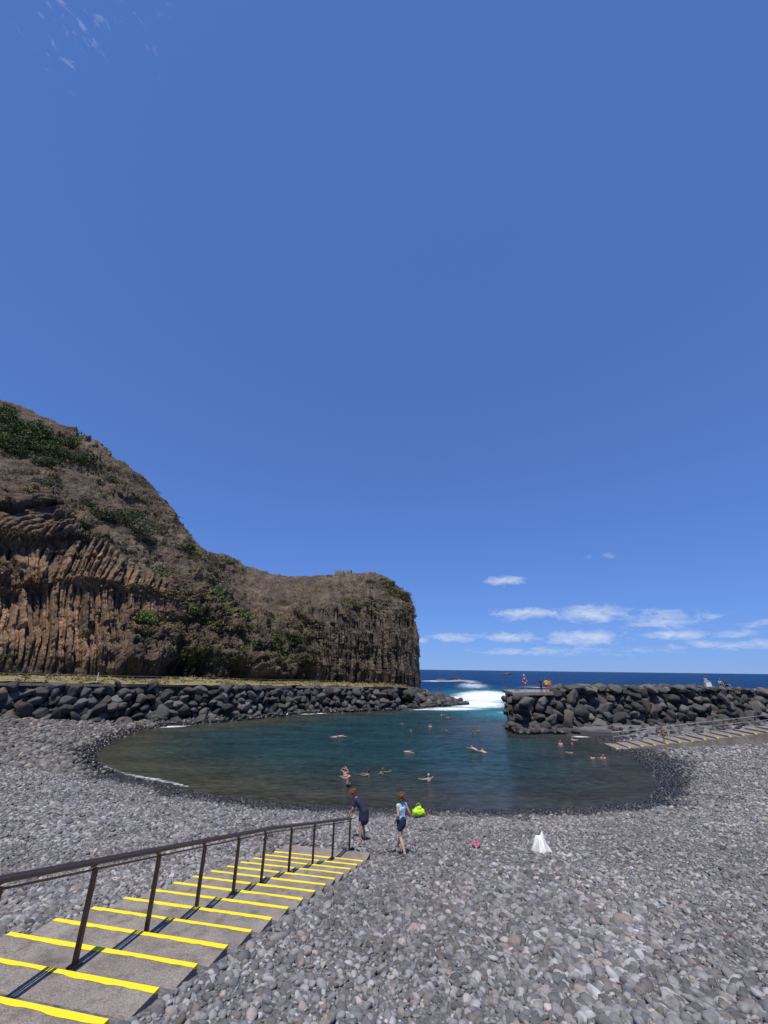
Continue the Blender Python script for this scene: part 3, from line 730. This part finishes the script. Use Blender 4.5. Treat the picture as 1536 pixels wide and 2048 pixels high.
def figure(name,loc,head,J=None,cloth=None,skin=SK,hair='hair_d',hairstyle='short',voxel=.014,scale=1.,tilt=0,extra=None,headyaw=0,headpitch=0,slim=1.):
    j=dict(pelvis=(0,0,.93),chest=(0,0,1.27),neck=(0,0,1.44),headp=(0,.03,1.585),
      shR=(.165,0,1.38),elR=(.22,-.02,1.1),wrR=(.23,.06,.86),shL=(-.165,0,1.38),elL=(-.22,-.02,1.1),wrL=(-.23,.06,.86),
      hiR=(.085,0,.9),knR=(.1,.03,.49),anR=(.1,0,.08),toR=(.115,.15,.03),hiL=(-.085,0,.9),knL=(-.1,.03,.49),anL=(-.1,0,.08),toL=(-.115,.15,.03))
    if J: j.update(J)
    j={k:Vector(v) for k,v in j.items()}
    sg=[];up=(j['neck']-j['pelvis']).normalized();rt=(j['shR']-j['shL']).normalized()
    wa=j['pelvis'].lerp(j['chest'],.45)
    sg+= [(j['chest'],wa,.096*slim,.088*slim,'torso'),(wa,j['pelvis'],.088*slim,.104*slim,'torso')]
    for s_,S_ in ((1,'R'),(-1,'L')):
        sh=j['sh'+S_];hp=j['hi'+S_]
        ch=j['chest']+rt*s_*.075;ww=wa+rt*s_*.055;pv=j['pelvis']+rt*s_*.07
        sg+= [(ch,ww,.098*slim,.085*slim,'torso'),(ww,pv,.085*slim,.105*slim,'torso')]
        sg.append((j['neck']-up*.07,sh,.06,.056,'torso'))
        sg.append((ch+up*.05,sh-up*.02,.07,.055,'torso'))
        sg+= [(sh,j['el'+S_],.052,.038,'uarm'+S_),(j['el'+S_],j['wr'+S_],.038,.025,'farm'+S_)]
        sg+= [(hp,j['kn'+S_],.088*slim,.055,'thigh'+S_),(j['kn'+S_],j['kn'+S_].lerp(j['an'+S_],.35),.052,.055,'shin'+S_),(j['kn'+S_].lerp(j['an'+S_],.35),j['an'+S_],.055,.034,'shin'+S_)]
        f=(j['to'+S_]-j['an'+S_]);f.normalize()
        sg+= [(j['an'+S_],j['to'+S_],.036,.028,'foot'),(j['an'+S_],j['an'+S_]-Vector((f.x,f.y,0))*.04-Vector((0,0,.03)),.034,.03,'foot')]
        w=j['wr'+S_];d=(w-j['el'+S_]).normalized();sd=d.cross(rt)
        if sd.length<.3: sd=d.cross(up)
        sd.normalize();pn=sd.cross(d)
        for o in(-.022,0,.022): sg.append((w+sd*o*.6,w+d*.085+sd*o,.017,.014,'hand'))
        for i,(o,l_) in enumerate(((-.030,.052),(-.010,.066),(.010,.072),(.030,.064))):
            b=w+d*.088+sd*o;m_=b+d*l_*.5+sd*o*.15;t_=m_+d*l_*.42-pn*s_*.018
            sg+= [(b,m_,.0095,.009,'hand'),(m_,t_,.009,.0075,'hand')]
        b=w+d*.025+sd*.03;m_=b+d*.03+sd*.028;sg+= [(b,m_,.012,.010,'hand'),(m_,m_+d*.03+sd*.006,.010,.008,'hand')]
    hp_=j['headp'];HM=Matrix.Rotation(headyaw,3,'Z')@Matrix.Rotation(headpitch,3,'X')
    def hv(x,y,z): return hp_+HM@Vector((x,y,z))
    sg.append((j['neck']-up*.06,hp_-HM@Vector((0,.01,.05)),.056,.05,'neck'))
    sg+= [(hv(0,.0,.03),hv(0,-.02,.02),.092,.09,'head'),(hv(0,.02,-.0),hv(0,.035,-.062),.075,.045,'head'),
      (hv(0,.09,.005),hv(0,.108,-.018),.012,.015,'head'),(hv(.085,-.005,-.015),hv(.085,-.01,.015),.016,.02,'head'),(hv(-.085,-.005,-.015),hv(-.085,-.01,.015),.016,.02,'head')]
    if hairstyle!='bald': sg+= [(hv(0,-.012,.055),hv(0,-.04,.0),.093,.088,'hair')]
    if hairstyle=='long': sg+= [(hv(0,-.06,.03),hv(0,-.08,-.14),.085,.06,'hair')]
    if extra: sg+= extra(j)
    V,F=cap_mesh(sg)
    me=bpy.data.meshes.new(name);me.from_pydata([tuple(v) for v in V],[],F);ob=bpy.data.objects.new(name,me);COL.objects.link(ob)
    md=ob.modifiers.new('r','REMESH');md.mode='VOXEL';md.voxel_size=voxel;md.use_smooth_shade=True
    sm=ob.modifiers.new('s','SMOOTH');sm.factor=.5;sm.iterations=3 if voxel<.01 else 1
    dg=bpy.context.evaluated_depsgraph_get();me2=bpy.data.meshes.new_from_object(ob.evaluated_get(dg));ob.modifiers.clear();ob.data=me2;bpy.data.meshes.remove(me)
    mats=[skin,M[hair],M['eye'],M['lip']];keys=['skin','hair','eye','lip'];
    for k in sorted(set((cloth or {}).values())): mats.append(M[k]);keys.append(k)
    me2.materials.clear()
    for m_ in mats: me2.materials.append(m_)
    nf=len(me2.polygons);fc=np.empty(nf*3);me2.polygons.foreach_get('center',fc);fc=fc.reshape(-1,3)
    best=np.full(nf,1e9);bi=np.zeros(nf,int);bt=np.zeros(nf)
    for i,(p0,p1,r0,r1,tg) in enumerate(sg):
        p0=np.array(p0);e=np.array(p1)-p0;t=np.clip(((fc-p0)@e)/max(e@e,1e-9),0,1)
        dd=np.linalg.norm(fc-p0-t[:,None]*e,axis=1)-(r0+(r1-r0)*t)
        k=dd<best;best[k]=dd[k];bi[k]=i;bt[k]=t[k]
    mi=np.zeros(nf,int);tags=[s_[4] for s_ in sg]
    for i,tg in enumerate(tags):
        s_=bi==i
        if tg=='hair': mi[s_]=1
        elif cloth:
            base=tg.rstrip('RL')
            for key in(tg,base):
                if key in cloth: mi[s_]=keys.index(cloth[key]);break
            for key,v in cloth.items():
                if ':' in key:
                    kk,a,b=key.split(':')
                    if kk==base: mi[s_&(bt>=float(a))&(bt<=float(b))]=keys.index(v)
    me2.polygons.foreach_set('material_index',mi.astype(np.int32));me2.polygons.foreach_set('use_smooth',np.ones(nf,bool))
    fm=MB()
    for s_ in(-1,1): fm.sphere(hv(s_*.032,.082,.018),.011,2,8,6)
    fm.sphere(hv(0,.079,-.052),.02,3,8,6,(1,.4,.35))
    if hairstyle=='curly':
        for i in range(260):
            a=random.uniform(0,6.28);e_=random.uniform(-.6,1.5);r_=random.uniform(.085,.15)
            v=Vector((math.cos(a)*math.cos(e_),math.sin(a)*math.cos(e_),math.sin(e_)))
            if v.y>.45 and v.z<.55: continue
            fm.sphere(hv(v.x*r_,v.y*r_-.02,v.z*r_+.02),random.uniform(.014,.030),1,7,5)
    o2=fm.build(name+'_face',mats,True)
    bpy.ops.object.select_all(action='DESELECT');ob.select_set(True);o2.select_set(True);bpy.context.view_layer.objects.active=ob
    bpy.ops.object.join()
    ob.matrix_world=Matrix.Translation(loc)@Matrix.Rotation(head,4,'Z')@Matrix.Rotation(tilt,4,'X')@Matrix.Scale(scale,4)
    return ob
zz=bz(.75,17.55)
def ex1(j):
    return [(j['pelvis']+Vector((0,0,.02)),j['pelvis']-Vector((0,0,.1)),.145,.155,'short'),
            (j['hiR'],j['hiR'].lerp(j['knR'],.42),.105,.10,'short'),(j['hiL'],j['hiL'].lerp(j['knL'],.42),.105,.10,'short')]
figure('woman_walking',(.78,17.55,zz+.06),math.radians(35),dict(knR=(.09,.16,.51),anR=(.08,.30,.13),toR=(.09,.44,.07),knL=(-.09,-.03,.49),anL=(-.1,-.30,.12),toL=(-.11,-.20,.03),
  pelvis=(0,.0,.92),elR=(.28,-.10,1.12),wrR=(.32,.13,1.02),elL=(-.22,-.10,1.12),wrL=(-.2,.08,.93),headp=(0,.04,1.58)),
  cloth={'short':'navy','torso':'blue'},hair='hair_r',hairstyle='curly',voxel=.0085,extra=ex1,slim=.92,scale=1.04)
zz=bz(-.75,20.0)
def ex2(j):
    dn=Vector((0,.0,-1));return [(j['pelvis'],j['pelvis']+dn*.26,.165,.19,'dress'),(j['pelvis']+Vector((0,.05,0)),j['pelvis']+Vector((0,.05,-.26)),.15,.17,'dress'),(j['chest']-Vector((0,.02,0)),j['pelvis'],.14,.15,'dress'),(j['shR'],j['elR'].lerp(j['shR'],.45),.068,.07,'dress'),(j['shL'],j['elL'].lerp(j['shL'],.45),.068,.07,'dress')]
figure('woman_bending',(-.72,20.0,zz+.04),math.radians(75),dict(pelvis=(0,-.06,.92),chest=(0,.18,1.2),neck=(0,.31,1.33),headp=(0,.42,1.42),shR=(.15,.26,1.28),shL=(-.15,.26,1.28),
  elR=(.2,.33,1.0),wrR=(.14,.46,.82),elL=(-.2,.35,1.0),wrL=(-.14,.48,.80),hiR=(.085,-.05,.9),hiL=(-.085,-.05,.9),knR=(.1,.02,.49),knL=(-.1,.06,.49),anR=(.1,-.08,.08),anL=(-.1,.04,.08),toR=(.115,.07,.03),toL=(-.11,.19,.03)),
  cloth={'dress':'navy','torso':'navy','thigh:0:.5':'navy'},hair='hair_r',hairstyle='curly',voxel=.0085,headpitch=-.75,extra=ex2,scale=1.08)
shorts=lambda c,t=None:dict({'thigh:0:.6':c},**({'torso':t,'uarm':t} if t else {}))
figure('man_standing',(22.6,61.8,4.72),math.radians(200),cloth=dict({'thigh':'black','torso':'black','uarm':'black','shin':'black'}),skin=SK2,voxel=.02,scale=1.05)
figure('man_standing',(23.6,62.4,4.75),math.radians(120),dict(elR=(.25,.1,1.12),wrR=(.2,.3,1.1)),cloth=shorts('navy','yellow'),skin=SK2,voxel=.02,scale=1.05)
figure('man_standing',(24.3,63.0,4.75),math.radians(160),cloth=shorts('red','orange'),skin=SK2,voxel=.02)
figure('man_standing',(53.6,71.6,4.85),math.radians(160),dict(elR=(.3,.0,1.3),wrR=(.2,.2,1.45)),cloth=shorts('black','grey'),skin=SK2,voxel=.022,scale=1.3)
sit=dict(pelvis=(0,0,.2),chest=(0,-.08,.55),neck=(0,-.06,.72),headp=(0,-.02,.87),shR=(.165,-.07,.66),shL=(-.165,-.07,.66),elR=(.25,.05,.42),wrR=(.2,.25,.38),elL=(-.25,.05,.42),wrL=(-.2,.25,.38),
  hiR=(.085,.02,.18),hiL=(-.085,.02,.18),knR=(.13,.42,.40),knL=(-.13,.42,.40),anR=(.12,.50,.06),anL=(-.12,.55,.06),toR=(.13,.64,.04),toL=(-.13,.69,.04))
figure('man_sitting',(55.4,70.9,5.55),math.radians(170),sit,cloth=shorts('navy','grey'),skin=SK2,voxel=.022,scale=1.15)
figure('man_sitting',(56.4,71.1,5.4),math.radians(200),sit,cloth=shorts('black','black'),skin=SK2,voxel=.022,scale=1.15)
figure('child_on_ramp',(29.6,47.5,ramp_z(5.0)+.02),math.radians(100),cloth=shorts('red'),skin=SK2,voxel=.02,scale=.85)
figure('hiker',tuple(near(-10.5,131.5,36.2)-np.array([0,0,.2])),0,cloth=dict(thigh='black',torso='black'),skin=SK2,voxel=.03)
figure('hiker',tuple(near(-3.0,130.5,35.6)-np.array([0,0,.2])),1,cloth=dict(thigh='black',torso='navy'),skin=SK2,voxel=.03)
armsup=dict(elR=(.34,.1,1.5),wrR=(.12,.05,1.66),elL=(-.34,.1,1.5),wrL=(-.12,.05,1.66))
armsout=dict(elR=(.42,.15,1.34),wrR=(.62,.25,1.38),elL=(-.42,.15,1.34),wrL=(-.62,.25,1.38))
fwd=dict(elR=(.25,.28,1.33),wrR=(.2,.52,1.36),elL=(-.25,.28,1.33),wrL=(-.2,.52,1.36))
SWM=[(-2.6,34.5,-1.0,2.5,armsup,'long'),(-2.2,32.3,-.75,2.2,fwd,'short'),(-.9,35.1,-1.25,1.2,fwd,'short'),(.1,35.9,-1.25,4.,armsout,'short'),(3.5,34.1,-1.25,.6,armsout,'bald'),
 (3.1,65.3,-1.25,1,armsout,'short'),(3.9,58.8,-1.38,2,fwd,'short'),(6.9,63.5,-1.3,3,fwd,'long'),(10.3,76.8,-1.1,4,armsout,'short'),(11.2,74.6,-1.25,2,fwd,'short'),(8.7,60.1,-1.38,1,fwd,'short'),
 (12.1,60.0,-1.35,2,None,'short'),(12.9,60.1,-1.32,3,None,'long'),(19.2,48.8,-1.05,2.6,None,'short'),(21.3,50.8,-.95,4,fwd,'short'),(18.9,45.3,-1.34,1,fwd,'short'),(19.7,42.9,-1.34,0,None,'short'),(20.9,43.2,-1.36,2,fwd,'short'),(5.4,62.0,-1.4,5,None,'short')]
for (a,b,zf,hd,pose,hs) in SWM:
    figure('swimmer',(a,b,zf),hd,pose,cloth=shorts(random.choice(['navy','black','red'])),skin=random.choice([SK,SK2]),hairstyle=hs,voxel=.017)
star=dict(elR=(.4,0,1.5),wrR=(.55,.0,1.68),elL=(-.4,0,1.5),wrL=(-.55,0,1.68),knR=(.2,.0,.5),anR=(.3,0,.1),knL=(-.2,0,.5),anL=(-.3,0,.1))
for (a,b,zf,hd) in [(-5.9,53.2,-.03,-1.2),(1.4,44.9,-.11,-1.5),(10.4,45.8,-.25,1.0),(10.9,44.4,-.30,.8)]:
    figure('floating_swimmer',(a,b,zf),hd,star,cloth=dict({'thigh:0:.4':'black'}),skin=SK,voxel=.017,tilt=math.radians(-86) if a<5 else math.radians(-74))

# ------------------------------------------------------------ small beach things
zz=bz(5.9,18.5);V=[];F=[];na,nr=64,20
for i in range(nr+1):
    f=i/nr
    for k in range(na):
        a=2*math.pi*k/na;fold=1+(.22*math.sin(a*4+1+f)+.14*math.sin(a*7+f*3)+.07*math.sin(a*15))*f**.6
        r_=(.05+.30*f**.9)*fold
        px=r_*math.cos(a)*1.05-.13*(1-f)**1.3;py=r_*math.sin(a)*.8
        pk=.46*(1-f)**.7+.30*math.exp(-((px-.13)**2+py**2)/.012)*(f*(1-f)*3.2)
        V.append((px,py,pk+.03*math.sin(a*4+f*7)*(f*(1-f)*4)))
for i in range(nr):
    for k in range(na): F.append((i*na+k,i*na+(k+1)%na,(i+1)*na+(k+1)%na,(i+1)*na+k))
F.append(tuple(range(na-1,-1,-1)))
tw=mk('white_beach_towel',V,F,M['white'],True);tw.location=(6.0,18.4,zz+.03);tw.scale=(.8,.9,1.05)
zz=bz(2.0,25.0)
V,F=cap_mesh([((-.2,0,.2),(.2,0,.22),.2,.17,''),((-.1,.05,.34),(.05,0,.42),.14,.12,''),((.25,0,.15),(.33,.05,.12),.13,.1,''),((-.28,.0,.12),(-.2,0,.1),.12,.1,'')],16)
bg=mk('lime_green_bag',[tuple(v) for v in V],F,simple('lime_fabric',(.42,.72,.02),.6,0,.15,9),True)
md=bg.modifiers.new('r','REMESH');md.mode='VOXEL';md.voxel_size=.025;md.use_smooth_shade=True
tx=bpy.data.textures.new('crumple','CLOUDS');tx.noise_scale=.12;dm=bg.modifiers.new('d','DISPLACE');dm.texture=tx;dm.strength=.09
bg.location=(2.0,25.0,zz+.06);bg.scale=(.85,.85,.85)
mb=MB();mb.tube([(-.15,0,.45),(-.12,0,.62),(0,0,.68),(.1,0,.6),(.12,0,.44)],.018,8);mb.build('handle',simple('lime_strap',(.35,.6,.02),.6),True,bg)
zz=bz(3.6,18.8);M_pk=simple('pink_rubber',(.75,.08,.22),.5)
mb=MB()
for o,rz in((0,.3),(.16,-.4)):
    V=[];n=20
    for zt in(0,.03):
        for k in range(n):
            a=2*math.pi*k/n;px=.06*math.cos(a)*(1+.25*math.sin(a));py=.14*math.sin(a)
            V.append((o+px*math.cos(rz)-py*math.sin(rz),px*math.sin(rz)+py*math.cos(rz),zt))
    mb.add(V,[tuple(range(n-1,-1,-1)),tuple(range(n,2*n))]+[(k,(k+1)%n,n+(k+1)%n,n+k) for k in range(n)])
    mb.tube([(o-.05,.0,.03),(o-.02,.04,.075),(o,.08,.035)],.01,6);mb.tube([(o+.05,.0,.03),(o+.02,.04,.075),(o,.08,.035)],.01,6)
fl=mb.build('pink_flip_flops',M_pk);fl.location=(3.6,18.8,zz+.12)
mb=MB();mb.tube([(0,0,0),(0,0,2.2)],.05,8,0);V=[];F=[];nu,nv=24,10
for i in range(nu):
    for k in range(nv):
        a=2*math.pi*i/nu;b=2*math.pi*k/nv;r_=.30+.075*math.cos(b);V.append((r_*math.cos(a),-.12+.075*math.sin(b),1.45+r_*math.sin(a)))
for i in range(nu):
    for k in range(nv): F.append((i*nv+k,((i+1)%nu)*nv+k,((i+1)%nu)*nv+(k+1)%nv,i*nv+(k+1)%nv))
b0=len(mb.F);mb.add(V,F,1)
for i in range(nu):
    if i%6==0:
        for k in range(nv): mb.M[b0+i*nv+k]=2
mb.box((0,-.03,1.45),(.07,.04,.75),0,0);mb.box((0,0,2.25),(.16,.05,.18),0,2)
lb=mb.build('lifebuoy_post',[M['grey'],M['red'],M['white']]);lb.location=(20.2,61.4,4.7)
mb=MB()
for o in(-.22,.22): mb.tube([(o,0,-4.6),(o,0,.5),(o,.25,.75),(o,.55,.3)],.03,6)
for k in range(14): mb.tube([(-.22,0,-4.3+k*.34),(.22,0,-4.3+k*.34)],.02,6)
ld=mb.build('metal_ladder',M_gal);ld.location=(17.25,60.4,4.6);ld.rotation_euler=(0,0,1.2)
mb=MB();mb.box((0,0,.25),(.7,.4,.5),0,0);mb.box((0,0,.53),(.74,.44,.06),0,0);mb.tube([(-.37,0,.4),(-.3,0,.72),(.3,0,.72),(.37,0,.4)],.02,6)
cb=mb.build('white_cool_box',M['white']);cb.location=(52.3,69.6,5.5);cb.scale=(1.2,1.2,1.2)

# ------------------------------------------------------------ sun and sky
ELV=math.radians(68);ROT=math.radians(195)
sd=Vector((math.sin(ROT)*math.cos(ELV),math.cos(ROT)*math.cos(ELV),math.sin(ELV)))
sl=bpy.data.lights.new('sun','SUN');sl.energy=5.0;sl.angle=math.radians(.5);sl.color=(1,.935,.83)
so=bpy.data.objects.new('sun',sl);COL.objects.link(so);so.rotation_euler=sd.to_track_quat('Z','Y').to_euler();so.location=(0,-20,60)
W=bpy.data.worlds.new('World');scene.world=W;W.use_nodes=True;T=W.node_tree
class WN(NT):
    def __init__(s): s.t=T;s.N=T.nodes;s.L=T.links
q=WN();bgd=T.nodes['Background']
sky=q.n('ShaderNodeTexSky');sky.sky_type='NISHITA';sky.sun_disc=False;sky.sun_elevation=ELV;sky.sun_rotation=ROT;sky.air_density=1.0;sky.dust_density=0.;sky.ozone_density=3.0;sky.altitude=1000
tc=q.n('ShaderNodeTexCoord');sp=q.n('ShaderNodeSeparateXYZ');q.L.new(tc.outputs['Generated'],sp.inputs[0])
az=q.math('ARCTAN2',sp.outputs[0],sp.outputs[1]);el=q.math('ARCSINE',sp.outputs[2])
cm=q.n('ShaderNodeCombineXYZ');q.L.new(az,cm.inputs[0]);q.L.new(q.math('MULTIPLY',el,2.6),cm.inputs[1])
acc=None
for (a,e,ra,re,s_) in [(.299,.198,.05,.014,.88),(.335,.1226,.08,.014,.95),(.470,.1185,.07,.019,1.05),(.603,.099,.08,.022,.85),(.2965,.0706,.065,.012,.95),(.447,.0683,.08,.015,1.05),(.5213,.2375,.05,.008,.55),
   (.1776,.0712,.07,.012,.85),(.0895,.063,.03,.01,.9),(.609,.069,.06,.010,.85),(.6779,.049,.09,.010,.8),(.40,.040,.22,.010,.7),(.75,.085,.06,.01,.6),(.53,.09,.05,.008,.6),(.71,.066,.05,.009,.7),(-1.015,1.014,.10,.09,.36),(-.885,1.10,.07,.07,.28)]:
    u=q.math('DIVIDE',q.math('SUBTRACT',az,a),ra);v=q.math('DIVIDE',q.math('SUBTRACT',el,e),re)
    g=q.math('EXPONENT',q.math('MULTIPLY',q.math('ADD',q.math('MULTIPLY',u,u),q.math('MULTIPLY',v,v)),-.8));g=q.math('MULTIPLY',g,s_)
    acc=g if acc is None else q.math('MAXIMUM',acc,g)
nz_=q.noise(24,8,cm.outputs[0],.68,.5)
cf=q.math('MULTIPLY',q.math('SUBTRACT',q.math('ADD',acc,q.math('MULTIPLY',nz_,1.9)),1.34),1.15,True)
cf=q.math('MULTIPLY',cf,q.math('MINIMUM',q.math('MULTIPLY',acc,2.5),1.))
skc=q.mix(1.,sky.outputs[0],(.1,.1,.1),'MULTIPLY')
gm=q.n('ShaderNodeGamma');q.L.new(skc,gm.inputs[0]);gm.inputs[1].default_value=.5
skc=q.mix(1.,gm.outputs[0],(2.75,4.65,9.6),'MULTIPLY')
skc=q.mix(q.math('MULTIPLY',cf,.85),skc,(7.0,7.6,8.8))
q.L.new(skc,bgd.inputs[0]);bgd.inputs[1].default_value=.1

# ------------------------------------------------------------ camera
cd_=bpy.data.cameras.new('camera');cam=bpy.data.objects.new('camera',cd_);COL.objects.link(cam);scene.camera=cam
cd_.sensor_fit='VERTICAL';cd_.sensor_height=36;cd_.sensor_width=27;cd_.lens=14.0625;cd_.clip_start=.1;cd_.clip_end=60000
th=math.atan(314/800);c_,s_=math.cos(th),math.sin(th);r_=math.radians(.74)
Rv=Vector((1,0,0));Uv=Vector((0,-s_,c_));Fv=Vector((0,c_,s_))
right=Rv*math.cos(r_)+Uv*math.sin(r_);upv=Uv*math.cos(r_)-Rv*math.sin(r_)
m=Matrix((right,upv,-Fv)).transposed().to_4x4();m.translation=Vector((0,0,7.5));cam.matrix_world=m
